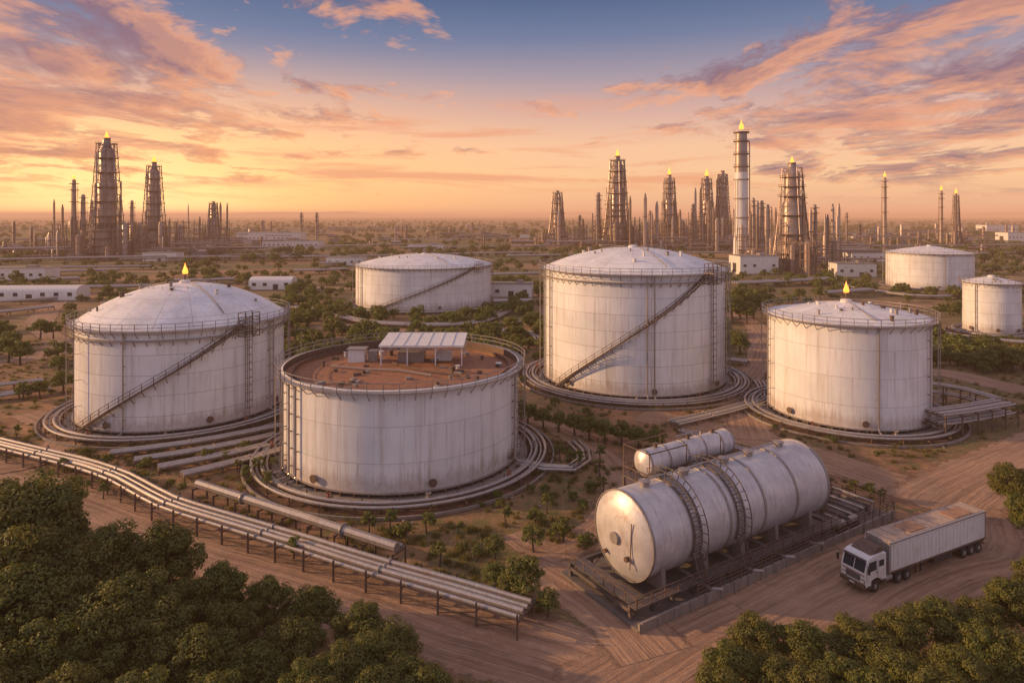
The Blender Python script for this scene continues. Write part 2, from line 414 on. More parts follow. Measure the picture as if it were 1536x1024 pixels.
    if ladder is not None:
        a=D(ladder); w=0.4/R
        for sg in (-1,1):
            mb.tube([P(R+0.35,a+sg*w,0.5),P(R+0.35,a+sg*w,H+1)],0.06,'steel',4)
            mb.tube([P(R+1.0,a+sg*w*1.2,2.6),P(R+1.0,a+sg*w*1.2,H+1)],0.045,'rust',4)
        i=0.8
        while i<H:
            mb.beam(P(R+0.35,a-w,i),P(R+0.35,a+w,i),0.035,'steel'); i+=0.45
        i=2.6
        while i<H+1:
            mb.tube([P(R+0.35,a-w,i),P(R+0.8,a-w*1.7,i),P(R+1.1,a,i),P(R+0.8,a+w*1.7,i),P(R+0.35,a+w,i)],0.04,'rust',4); i+=1.3
    for th in (-40,12,58):
        a=D(th)
        mb.tube([P(R-0.2,a,2.0),P(R+0.45,a,2.0)],0.42,'steel',14); mb.tube([P(R+0.45,a,2.0),P(R+0.55,a,2.0)],0.55,'rust',14)
    if canopy:
        zc=rz(0); cx,cy=2.6,5.0
        L,W,hh=13.0,8.5,2.9
        co=[(-L/2,-W/2),(L/2,-W/2),(L/2,W/2),(-L/2,W/2)]
        vs=[(cx+a,cy+b,zc+hh+(b+W/2)*0.06) for a,b in co]+[(cx+a,cy+b,zc+hh+0.3+(b+W/2)*0.06) for a,b in co]
        mb.add(vs,[(3,2,1,0),(4,5,6,7),(0,1,5,4),(1,2,6,5),(2,3,7,6),(3,0,4,7)],'white')
        for q in range(1,7):
            xx=cx-L/2+L*q/7; mb.beam((xx,cy-W/2,zc+hh+0.34),(xx,cy+W/2,zc+hh+0.34+W*0.06),0.05,'white')
        for a in (-L/2+.3,-L/6,L/6,L/2-.3):
            for b in (-W/2+.3,W/2-.3):
                mb.beam((cx+a,cy+b,zc),(cx+a,cy+b,zc+hh+0.1),0.1,'white')
            mb.beam((cx+a,cy-W/2+.3,zc+1.2),(cx+a,cy+W/2-.3,zc+1.2),0.05,'steel')
        for b in (-W/2+.3,W/2-.3): mb.beam((cx-L/2,cy+b,zc+2.5),(cx+L/2,cy+b,zc+2.5),0.08,'steel')
        mb.box((cx-2,cy,zc+0.8),(4,3,1.6),'steel'); mb.box((cx+3,cy+1,zc+0.6),(2.5,2.5,1.2),'white')
        mb.box((-8,4.5,zc+1.0),(2.6,2.0,2.0),'white'); mb.box((-8,4.5,zc+2.06),(3.0,2.4,0.12),'steel')
        mb.box((-5.6,5.2,zc+0.8),(1.4,1.6,1.6),'steel')
        mb.tube([(-11,0,zc+.3),(-6,-2,zc+.3),(0,-3,zc+.3),(5,-6,zc+.3)],0.14,'steel',6)
        mb.tube([(9,-6,zc+.3),(3,-3,zc+.35),(-2,2,zc+.3)],0.14,'rust',6)
        for i in range(34):
            a=rnd.uniform(0,2*pi); r=rnd.uniform(.3,.88)*R
            mb.box((r*math.cos(a),r*math.sin(a),zc+0.15),(rnd.uniform(.3,1.4),rnd.uniform(.2,.7),0.35),rnd.choice(['rust','steel','dark']),a)
    ob=mb.build(name,(x,y,0))
    if rings:
        pb=MB(); rr=R+2.1; sp=.68
        pb.lathe([(R+1.42,0.05),(rr+rings*sp+.9,0.05)],'soil',96)
        for i in range(rings):
            r=rr+i*sp; z=0.75+0.22*(i%2)
            pb.tube([(r*math.cos(2*pi*k/96),r*math.sin(2*pi*k/96),z) for k in range(96)],[0.19,0.25,0.16,0.22,0.18][i%5],'pipe',8,closed=True)
        re=rr+(rings-1)*sp
        k=int(2*pi*re/4.5)
        for i in range(k):
            a=2*pi*i/k; ca,sa=math.cos(a),math.sin(a)
            pb.beam(((rr-.5)*ca,(rr-.5)*sa,0.48),((re+.5)*ca,(re+.5)*sa,0.48),0.09,'rust')
            for q in (rr-.4,re+.4): pb.beam((q*ca,q*sa,0),(q*ca,q*sa,1.15),0.08,'rust')
            if i%3==0: pb.lathe([(0.3,0),(0.3,0.5),(0.12,0.5),(0.12,0.8),(0.35,0.82),(0.35,0.9)],'red' if i%2 else 'steel',8,((rr+.4)*ca,(rr+.4)*sa,0.8))
        rk=re+1.1
        pb.lathe([(rk,0),(rk,0.4),(rk+0.25,0.4),(rk+0.25,0)],'conc',96,smooth=False)
        pb.build('ring_pipework',(x,y,0))
    return ob
tank('fixed_roof_tank',-61.3,125,17.5,17.3,23.3,'dome',stair=(-58,30),ladder=33,risers=(-30,50,54),rings=4,roofflame=0.9,girder=True)
tank('floating_roof_tank',-16.5,101.2,17.4,13.9,0,'float',risers=(-66,-58,-52,62),ladder=66,rings=4,wall='wall2',canopy=True)
tank('vertical_storage_tank',26.8,148,19.5,24.5,28.8,'dome',stair=(-50,47),ladder=52,risers=(-72,-60,8,12,75),rings=5,girder=True)
tank('cone_roof_tank',60.9,121.5,13.3,18.0,20.2,'cone',risers=(-70,20,66),rings=4,wall='wall2',roofflame=0.9)
tank('low_storage_tank',-35.6,270,27,16.3,20.2,'dome',stair=(-42,45),risers=(-60,),rings=4,detail=.5)
tank('cone_roof_tank',207,331,18.8,17.5,20.6,'cone',risers=(20,),rings=3,detail=.5)
tank('cone_roof_tank',146,203,7.4,15.7,17.2,'cone',risers=(-30,),rings=3,detail=.4,poles=False)
# ------------------------------------------------------------------ horizontal tank yard
R_H=4.1
def hx():
    mb=MB(); R=R_H; L=27.6; zc=5.25
    prof=[(0.001,-0.75),(1.2,-0.68),(2.4,-0.5),(3.4,-0.22),(R,0.25),(R,L-0.25),(3.4,L+.22),(2.4,L+.5),(0.001,L+.75)]
    mb.cylx(0,0,0,zc,R,'hshell',64,prof=prof)
    for xx in (0.3,5.4,10.8,16.2,21.6,27.3):
        mb.cylx(0,0,0,zc,R,'steel',64,prof=[(R-.02,xx-.16),(R+.09,xx-.15),(R+.09,xx+.15),(R-.02,xx+.16)])
    mb.cylx(0,0,0,zc,R,'steel',20,prof=[(0.001,-1.0),(0.55,-1.0),(0.55,-0.7),(0.6,-.6)])
    mb.cylx(0,0,-1.6,zc-1.4,R,'rust',12,prof=[(0.001,-.95),(0.25,-.95),(0.25,-.4),(.25,-.3)])
    mb.cylx(0,0,1.5,zc-1.9,R,'rust',12,prof=[(0.001,-.9),(0.2,-.9),(0.2,-.3),(.2,-.2)])
    mb.beam((-.75,-2.0,zc-2.2),(-.55,-2.0,zc+2.0),.04,'rust')
    for xx in (2.2,8,13.5,19,25):
        arc=[(R*math.sin(a)*0.995,zc-R*math.cos(a)-0.0) for a in [math.radians(q) for q in range(55,-56,-11)]]
        poly=[(-3.5,0.95),(3.5,0.95)]+arc
        n=len(poly); vs=[(xx-.25,y,z) for y,z in poly]+[(xx+.25,y,z) for y,z in poly]
        mb.add(vs,[tuple(range(n)),tuple(reversed(range(n,2*n)))]+[(i,i+n,(i+1)%n+n,(i+1)%n) for i in range(n)],'conc')
    for yy in (-4.3,4.3):
        mb.box((12.5,yy,1.35),(31,0.3,0.4),'frame')
        xx=-2.8
        while xx<28:
            mb.box((xx,yy,0.7),(0.3,0.28,0.95),'frame'); mb.beam((xx,yy,0.35),(xx+1.3,yy,1.2),0.07,'frame'); xx+=2.6
    for xx in (-2.8,2.2,8,13.5,19,25,27.8): mb.box((xx,0,1.05),(0.3,8.9,0.3),'frame')
    mb.box((-2.0,0,1.6),(1.7,8.6,0.07),'frame')
    mb.box((12.5,-4.7,1.6),(31,1.0,0.07),'frame')
    for xx in [-2.8+i*1.7 for i in range(19)]: mb.beam((xx,-5.15,1.6),(xx,-5.15,2.6),0.04,'rust')
    for zz in (2.1,2.6): mb.beam((-2.8,-5.15,zz),(28,-5.15,zz),0.04,'rust')
    for yy in [-5.1+i*1.45 for i in range(8)]: mb.beam((-2.85,yy,1.6),(-2.85,yy,2.5),0.04,'rust')
    mb.beam((-2.85,-5.1,2.5),(-2.85,5,2.5),0.04,'rust')
    for xx in (5.9,12.2):
        for dx in (-.5,.5):
            for rr,m_ in ((R+.18,'frame'),(R+1.0,'frame')):
                mb.tube([(xx+dx,-rr*math.sin(a),zc+rr*math.cos(a)) for a in [math.radians(q) for q in range(-25,116,7)]],0.06 if rr>R+.5 else .1,m_,4)
        for q in range(-25,116,5):
            a=math.radians(q); r1=R+.22
            mb.beam((xx-.5,-r1*math.sin(a),zc+r1*math.cos(a)),(xx+.5,-r1*math.sin(a),zc+r1*math.cos(a)),0.06,'steel')
            if q%10==5:
                for dx in (-.5,.5): mb.beam((xx+dx,-r1*math.sin(a),zc+r1*math.cos(a)),(xx+dx,-(R+1)*math.sin(a),zc+(R+1)*math.cos(a)),0.035,'frame')
        mb.beam((xx-.5,-R-.1,zc-1.6),(xx-.5,-R-.8,1.6),0.08,'frame'); mb.beam((xx+.5,-R-.1,zc-1.6),(xx+.5,-R-.8,1.6),0.08,'frame')
    for xx in (3,8.5,14.6,18.6,24):
        mb.lathe([(.45,0),(.45,.5),(.6,.5),(.6,.62),(.001,.7)],'steel',14,(xx,0,zc+R-.08),smooth=False)
    mb.tube([(3,0.4,zc+R+.35),(24,0.4,zc+R+.35)],0.1,'pipe',8)
    for xx in (6,12,17,22):
        mb.tube([(xx,-1,1.9),(xx,-1,1.2),(xx,-5.6,1.0),(xx+1,-6.2,.9)],.17,'pipe',8)
    return mb
m,nt,bs,ob_,out=newmat('silver_shell_paint')
n1=noise(nt,ob_,0.5,5,.65); n2=noise(nt,mapping(nt,ob_,(1.5,.4,.25)),2.0,5,.7); xx_=sep(nt,ob_)[0]
c=mix(nt,ramp(nt,n1,[(0.35,0.0),(0.65,1.0)]),(0.46,0.425,0.42),(0.62,0.58,0.56))
c=mix(nt,ramp(nt,n2,[(0.53,0.0),(0.74,.65)]),c,(0.34,0.20,0.12))
ln=mth(nt,'LESS_THAN',mth(nt,'FRACT',mth(nt,'DIVIDE',mth(nt,'ADD',xx_,20),2.7)),0.02)
c=mix(nt,mth(nt,'MULTIPLY',ln,.5),c,(0.2,0.17,0.15))
nt.links.new(c,bs.inputs['Base Color']); bs.inputs['Roughness'].default_value=0.42; bs.inputs['Metallic'].default_value=0.25
bump(nt,n1,.2,.2,bs); M['hshell']=m
RZ=math.radians(32.5); HO=(10.5,64.0)
hx().build('horizontal_tank',(HO[0],HO[1],0),RZ)
mb=MB(); mb.box((17.2,-0.3,0.14),(41,11.4,0.3),'slab'); mb.box((17.2,-5.9,0.45),(41,0.25,0.9),'conc')
for i in range(21): mb.box((-3+i*2.0,-6.05,0.5),(0.25,0.2,1.0),'conc')
mb.build('concrete_slab',(HO[0],HO[1],0),RZ)
mb=MB()
def fence(mb,pts,z0=.0,h=1.3,sp=1.5,mat='rust'):
    for a,b in zip(pts[:-1],pts[1:]):
        L=math.dist(a,b); k=max(1,int(L/sp))
        for i in range(k+1):
            x=a[0]+(b[0]-a[0])*i/k; y=a[1]+(b[1]-a[1])*i/k
            mb.beam((x,y,z0),(x,y,z0+h),.045,mat)
        for q in (0.35,.7,1): mb.beam((a[0],a[1],z0+h*q),(b[0],b[1],z0+h*q),.035,mat)
fence(mb,[(4,-5.9),(37.6,-5.9),(37.6,5.3),(27,5.3)],.9,1.1)
mb.build('steel_fence',(HO[0],HO[1],0),RZ)
mb=MB(); rnd=random.Random(3)
for i in range(7):
    xx=29.3+i*1.1; mb.tube([(xx,-4.5,.5),(xx,-4.5,1.1+.1*i),(xx,3.8,1.1+.1*i),(xx,3.8,.3)],.16,'frame' if i%2 else 'pipe',8)
    mb.lathe([(.3,0),(.3,.5),(.1,.5),(.1,.8),(.3,.8),(.3,.86)],'rust',8,(xx,-2+i*.5,1.2))
for yy in (-3.5,0,3):
    mb.box((32.5,yy,.85),(8.4,.25,.25),'frame')
    for xx in (29,32,36): mb.box((xx,yy,.5),(.25,.25,.6),'frame')
for xx,yy in ((28.6,-4.6),(31.1,-4.6),(34,1.5)):
    mb.box((xx,yy,.5),(1.8,.9,.4),'dark'); mb.cylx(xx-.8,xx+.7,yy,1.0,.4,'steel',14)
mb.build('pump_manifold',(HO[0],HO[1],0),RZ)
mb=MB(); z0=7.7
mb.cylx(0,0,0,z0+1.75,1.35,'hshell',36,prof=[(.001,-.35),(.8,-.25),(1.35,.1),(1.35,13.4),(.8,13.75),(.001,13.85)])
for xx in (.3,3,5.8,8.6,11.4,13.2): mb.cylx(0,0,0,z0+1.75,1,'steel',36,prof=[(1.34,xx-.1),(1.42,xx-.1),(1.42,xx+.1),(1.34,xx+.1)])
mb.box((6.7,0,z0),(15.2,4.0,.2),'frame')
for xx in (1.5,4.8,8.4,12): mb.box((xx,0,z0+.35),(.4,2.2,.6),'conc')
for xx in (-.8,3,7,11,14.2):
    for yy in (.2,1.95):
        mb.box((xx,yy,z0/2),(.25,.25,z0-.1),'frame')
    mb.beam((xx,.2,1),(xx,1.95,4),.06,'frame'); mb.beam((xx,.2,7),(xx,1.95,4),.06,'frame')
for a,b in ((-.8,3),(3,7),(7,11),(11,14.2)):
    mb.beam((a,1.95,1),(b,1.95,7),.07,'frame'); mb.beam((b,1.95,1),(a,1.95,7),.07,'frame'); mb.beam((a,1.95,4),(b,1.95,4),.07,'frame')
for yy in (-1.95,1.95):
    for i in range(12): mb.beam((-.8+i*15/11,yy,z0),(-.8+i*15/11,yy,z0+(3.4 if i%4==0 else 1.1)),.05,'rust')
    for zz in (.55,1.1): mb.beam((-.8,yy,z0+zz),(14.2,yy,z0+zz),.045,'rust')
    mb.beam((-.8,yy,z0+3.4),(4.8,yy,z0+3.4),.06,'rust')
for yy in (-1.2,0,1.2): mb.beam((-.85,yy,z0),(-.85,yy,z0+1.1),.04,'rust')
for zz in (1.1,3.4): mb.beam((-.85,-1.95,z0+zz),(-.85,1.95,z0+zz),.05,'rust')
for xx in (2,7,11): mb.lathe([(.2,0),(.2,.4),(.32,.4),(.32,.5),(.001,.5)],'rust',10,(xx,0,z0+3.05))
mb.tube([(5,0,z0+3.2),(5,0,z0+3.7),(9,0,z0+3.7),(9,0,z0+3.1)],.1,'pipe',6)
mb.build('elevated_vessel',(13.9,71.3,0),RZ)
# ------------------------------------------------------------------ truck
def wheel(mb,x,y,r=.55,w=.34,sgn=1):
    mb.cylx(0,0,x,r,r,'rubber',24,axis='y',prof=[(.001,y-w/2),(r*.9,y-w/2),(r,y-w/2+.06),(r,y+w/2-.06),(r*.9,y+w/2),(.001,y+w/2)])
    yo=y+sgn*(w/2+.01)
    mb.cylx(0,0,x,r,r,'steel',20,axis='y',prof=[(.001,yo+sgn*.02),(r*.3,yo+sgn*.03),(r*.3,yo-sgn*.0),(r*.56,yo-sgn*.02),(r*.56,yo-sgn*.06)])
def truck():
    mb=MB(); W=1.3
    for sy in (-.45,.45):
        mb.box((9.5,sy,.98),(18.6,.16,.26),'rust')
    for i in range(14): mb.box((.8+i*1.3,0,1.0),(.12,.9,.16),'dark')
    for x in (1.2,2.5,3.8,13.2,14.5,18.0):
        for sg in (-1,1): wheel(mb,x,sg*(W-.2),.55,.36,sg)
        mb.beam((x,-W+.3,.55),(x,W-.3,.55),.08,'dark',6)
    for x0,x1 in ((.4,4.7),(12.4,15.3),):
        for sg in (-1,1): mb.box(((x0+x1)/2,sg*(W-.2),1.18),(x1-x0,.42,.05),'dark')
    prof=[(16.5,1.05),(17.25,1.05),(17.3,1.25),(18.0,1.42),(18.65,1.25),(18.7,.75),(19.42,.75),(19.5,1.1),(19.48,2.05),(19.12,3.15),(18.85,3.38),(18.3,3.48),(16.5,3.48)]
    mb.prism(prof,-W,W,'white')
    s=.012
    def ws(x0,z0,x1,z1,y0,y1,m): mb.add([(x0+s,y0,z0),(x0+s,y1,z0),(x1+s,y1,z1),(x1+s,y0,z1)],[(0,1,2,3)],m)
    ws(19.46,2.1,19.16,3.05,-W+.16,-.04,'glass'); ws(19.46,2.1,19.16,3.05,.04,W-.16,'glass')
    for sg in (-1,1):
        y=sg*(W+.008)
        mb.add([(17.9,y,2.15),(19.2,y,2.1),(18.97,y,3.0),(17.9,y,3.05)],[(0,1,2,3)],'glass')
        mb.add([(16.8,y,2.35),(17.55,y,2.35),(17.55,y,2.95),(16.8,y,2.95)],[(0,1,2,3)],'glass')
        mb.box((17.72,sg*(W+.01),2.1),(.03,.02,2.0),'dark'); mb.box((19.28,sg*(W+.01),1.9),(.03,.02,1.2),'dark')
        mb.box((17.95,sg*(W+.03),1.95),(.2,.05,.05),'dark')
        mb.beam((19.35,sg*W,2.9),(19.5,sg*(W+.35),2.8),.03,'dark'); mb.box((19.5,sg*(W+.36),2.5),(.1,.22,.6),'dark')
        mb.box((19.52,sg*.95,1.25),(.06,.4,.26),'lamp'); mb.box((19.5,sg*.95,1.25),(.05,.5,.36),'dark')
        mb.box((18.95,sg*(W-.06),.68),(.6,.3,.3),'dark')
        mb.cylx(15.5,16.5,sg*.95,.85,.33,'steel',16)
    mb.box((19.5,0,1.45),(.06,1.5,.55),'dark')
    for q in range(4): mb.box((19.54,0,1.26+q*.13),(.03,1.42,.04),'steel')
    mb.box((19.55,0,.82),(.22,2.6,.36),'rust'); mb.box((19.51,0,1.83),(.03,2.3,.08),'red')
    mb.box((19.68,0,.85),(.02,.5,.14),'white')
    mb.box((19.3,0,3.2),(.35,2.3,.05),'dark')
    mb.prism([(16.7,3.5),(18.4,3.5),(17.4,3.95),(16.7,4.0)],-1.05,1.05,'rust')
    mb.box((16.3,-.9,2.4),(.2,.2,2.8),'dark')
    z0,z1=1.3,4.2
    mb.box((8.0,0,(z0+z1)/2),(15.7,2.56,z1-z0),'white')
    for i in range(27):
        x=.3+i*.6
        for sg in (-1,1): mb.box((x,sg*1.29,(z0+z1)/2),(.07,.05,z1-z0-.2),'white')
    for sg in (-1,1):
        mb.box((8.0,sg*1.3,z0+.07),(15.8,.1,.16),'rust'); mb.box((8.0,sg*1.3,z1-.05),(15.8,.1,.12),'steel')
    for xx in (.13,15.87): mb.box((xx,0,2.75),(.1,2.66,3.0),'steel')
    mb.box((8,0,z1+.03),(15.3,2.3,.07),'truckroof')
    mb.box((11,0,z1+.1),(2.6,1.7,.1),'truckroof2'); mb.box((3.5,.2,z1+.1),(3.2,1.6,.08),'truckroof2')
    for i in range(13): mb.box((.8+i*1.2,0,z1+.075),(.07,2.3,.05),'steel')
    mb.box((.05,0,2.75),(.03,.06,2.8),'dark'); mb.box((.02,-.4,2.6),(.05,.05,2.7),'steel'); mb.box((.02,.4,2.6),(.05,.05,2.7),'steel')
    mb.box((.1,0,.75),(.12,2.4,.14),'red')
    for x in (10.5,11.3): mb.box((x,-.85,.65),(.12,.12,1.1),'dark'); mb.box((x,.85,.65),(.12,.12,1.1),'dark')
    mb.box((7.5,-1.0,.9),(3.0,.5,.55),'dark'); mb.box((7.5,1.0,.9),(3.0,.5,.55),'dark')
    return mb
M['truckroof']=paint('dusty_trailer_roof',(0.50,0.36,0.26),0.8,0,.3,1.2,(0.34,0.2,.12),.7)
M['truckroof2']=paint('rusty_roof_patch',(0.42,0.23,0.13),0.8,0,.4,1.2)
trk=(50.2,72.6); ta=math.atan2(63.9-72.6,32.6-50.2)
truck().build('articulated_truck',(trk[0],trk[1],0.075),ta)
# ------------------------------------------------------------------ pipe racks
def off(P,d):
    o=[]
    for i,p in enumerate(P):
        q=P[min(i+1,len(P)-1)]; a=P[max(i-1,0)]; t=Vector((q[0]-a[0],q[1]-a[1])).normalized()
        o.append((p[0]-t.y*d,p[1]+t.x*d))
    return o
def rack(name,pts,offs,z,rads,post=4.0,levels=1,mat='pipe',smoothp=True,rail=False):
    P=[G(*p) for p in pts]
    P=catmull(P,4.0) if smoothp else P
    Q=[P[0]]; acc=0
    for a,b in zip(P[:-1],P[1:]):
        L=math.dist(a,b); d=post-acc
        while d<L:
            Q.append((a[0]+(b[0]-a[0])*d/L,a[1]+(b[1]-a[1])*d/L)); d+=post
        acc=(L-(d-post))
    if len(Q)<2: Q.append(P[-1])
    ox,oy=Q[len(Q)//2]; Q=[(x-ox,y-oy) for x,y in Q]
    mb=MB(); hw=max(abs(o) for o in offs)+.45
    for lv in range(levels):
        zz=z+lv*1.5
        for o,r in zip(offs,rads):
            mb.tube([(x,y,zz+r) for x,y in off(Q,o)],r,mat,8)
    A,B=off(Q,-hw),off(Q,hw)
    for i,(a,b) in enumerate(zip(A,B)):
        zt=z+(levels-1)*1.5
        for p in (a,b): mb.beam((p[0],p[1],0),(p[0],p[1],zt+.1+(0.55 if rail else 0)),.1 if z>1 else .08,'rust')
        for lv in range(levels): mb.beam((a[0],a[1],z+lv*1.5-.08),(b[0],b[1],z+lv*1.5-.08),.1,'rust')
        if i and z>1:
            c=A[i-1]; mb.beam((c[0],c[1],.2),(a[0],a[1],z-.2),.05,'rust')
    if rail:
        mb.tube([(x,y,.75) for x,y in A],.06,'rust',4); mb.tube([(x,y,.75) for x,y in B],.06,'rust',4)
    for i in range(2,len(Q)-1,4):
        for o,r in zip(offs,rads):
            p=off(Q,o); a=Vector(p[i]+(z+r,)); b=Vector(p[i+1]+(z+r,)); t=(b-a).normalized()
            mb.tube([a+t*.6,a+t*.75],r*1.45,'steel',10,smooth=False)
    return mb.build(name,(ox,oy,0))
rack('pipe_rack',[(-160,640),(0,682),(150,722),(225,760),(262,778),(420,828),(560,874),(690,912),(850,962)],[-1.25,-.45,.4,1.2],1.5,[.2,.29,.22,.26],4.0,rail=True)
rack('insulated_pipeline',[(300,752),(450,803),(606,856)],[-.35,.55],1.9,[.5,.24],4.0,mat='pipe')
for i in range(4):
    rack('feed_pipeline',[(165+36*i,686+11*i),(300+20*i,668+10*i),(440,640+12*i)],[-.75,.05,.8],.5,[.33,.28,.24],5.0)
rack('pipe_rack',[(1400,652),(1450,645),(1515,632)],[-1.8,-1.0,-.2,.6,1.5],2.0,[.2,.24,.17,.22,.2],3.5,levels=2)
rack('pipe_rack',[(1385,602),(1440,610),(1500,630)],[-1,-.2,.7],2.0,[.2,.24,.18],3.5,levels=2)
rack('feed_pipeline',[(780,700),(850,712),(880,690),(850,660)],[-.9,0,.9],.5,[.22,.25,.2],4)
rack('feed_pipeline',[(1010,640),(1100,618),(1150,600),(1140,575)],[-1.2,-.4,.4,1.2],.5,[.22,.26,.2,.22],4)
rack('feed_pipeline',[(1020,650),(1150,690),(1190,700)],[-.4,.4],.4,[.2,.2],4)
rack('feed_pipeline',[(-120,612),(0,600),(100,585)],[-1.2,-.4,.4,1.2],.8,[.22,.28,.22,.26],5)
rack('feed_pipeline',[(-120,596),(0,584),(100,572)],[-.8,0,.8],.8,[.22,.28,.22],5)
rack('feed_pipeline',[(-100,480),(0,474),(104,462)],[-1.6,-.5,.5,1.6],1.2,[.4,.4,.35,.4],7)
rack('feed_pipeline',[(-100,462),(0,458),(104,450)],[-1.2,0,1.2],1.2,[.4,.4,.35],7)
rack('feed_pipeline',[(430,462),(480,470),(560,488),(700,490),(760,470)],[-2,-1,0,1,2],.8,[.35,.4,.3,.4,.3],7)
rack('feed_pipeline',[(700,500),(800,505),(815,520)],[-2,-1,0,1,2],.8,[.35,.4,.3,.4,.3],7)
rack('feed_pipeline',[(1090,545),(1150,552)],[-1,0,1],.8,[.3,.3,.3],5)
rack('feed_pipeline',[(1390,500),(1460,512),(1560,520),(1660,525)],[-1,0,1],.8,[.3,.35,.3],6)
rack('feed_pipeline',[(1200,418),(1330,443),(1440,448),(1600,430)],[-1.5,0,1.5],1.0,[.5,.5,.4],9)
for (a,b,n_,z_) in [((-100,398),(190,391),4,3),((-100,408),(260,404),3,2),((0,386),(240,384),4,6),((180,396),(470,384),3,3),((340,378),(620,372),4,4),((420,392),(800,384),3,3),((560,366),(880,362),3,5),((760,392),(1100,386),4,4),((1000,402),(1260,398),3,3),((1100,432),(1260,424),4,2),((1240,378),(1700,372),4,5),((1250,388),(1600,384),3,3),((0,366),(420,362),3,6),((640,420),(810,416),3,2),((250,428),(380,424),3,2),((440,412),(540,408),4,2),((1230,448),(1330,440),3,2),((820,375),(1060,372),4,8),((950,360),(1400,357),3,8),((-100,352),(700,350),3,8),((-50,430),(120,424),3,2),((-100,416),(200,410),4,2),((-50,440),(250,436),3,2),((480,400),(540,398),4,2),((740,458),(815,456),3,1.2),((600,378),(860,374),4,4),((300,392),(530,390),3,3),((200,372),(330,370),4,6),((-80,392),(200,386),5,9),((100,398),(280,394),4,5)]:
    rack('distant_pipeline',[a,((a[0]+b[0])/2,(a[1]+b[1])/2+0.5),b],[(k-(n_-1)/2)*1.8 for k in range(n_)],z_,[.6]*n_,16)
# ------------------------------------------------------------------ buildings
def building(name,u,v,L,W,H,rz=0,vault=False):
    x,y=G(u,v); mb=MB(); TANKS.append((x,y,max(L,W)*.6))
    if vault:
        pr=[(-W/2,0),(-W/2,H*.65)]+[(W/2*math.cos(a),H*.65+H*.4*math.sin(a)) for a in [pi*(1-q/10) for q in range(1,10)]]+[(W/2,H*.65),(W/2,0)]
        n=len(pr); vs=[(-L/2,a,b) for a,b in pr]+[(L/2,a,b) for a,b in pr]
        mb.add(vs,[tuple(range(n)),tuple(reversed(range(n,2*n)))]+[(i,i+n,(i+1)%n+n,(i+1)%n) for i in range(n)],'white')
    else:
        mb.box((0,0,H/2),(L,W,H),'white'); mb.box((0,0,H+.12),(L+.6,W+.6,.24),'conc')
        mb.box((L*.2,0,H+.8),(L*.15,W*.3,1.2),'steel')
    k=max(2,int(L/5))
    for i in range(k):
        xx=-L/2+L*(i+.5)/k
        if i==k//2: mb.box((xx,-W/2-.02,1.5),(2.4,.08,3.0),'dark')
        else:
            mb.box((xx,-W/2-.02,H*.5),(1.8,.08,1.3),'glass'); mb.box((xx,-W/2-.05,H*.5-.75),(2.1,.2,.12),'conc')
    mb.box((-L/2-.02,0,H*.35),(.08,W*.3,H*.5),'dark')
    mb.box((0,-W/2-.06,.25),(L,.1,.5),'conc')
    mb.build(name,(x,y,0),rz)
building('warehouse',55,450,38,10,6,.06,True)
building('storage_shed',410,434,20,10,6,.05,True)
building('storage_shed',768,445,18,9,6,-.1)
building('office_building',1130,410,24,16,11,.1)
building('office_building',1278,415,22,12,8,-.05)
building('warehouse',1300,392,30,14,7)
building('warehouse',408,365,80,25,14); building('warehouse',440,372,60,20,8)
building('warehouse',1495,350,60,30,16); building('warehouse',1530,362,50,24,12)
building('storage_shed',640,377,34,16,7); building('storage_shed',1150,392,26,12,8)
building('storage_shed',520,398,26,12,6); building('storage_shed',245,392,26,12,7); building('warehouse',30,420,36,12,7)
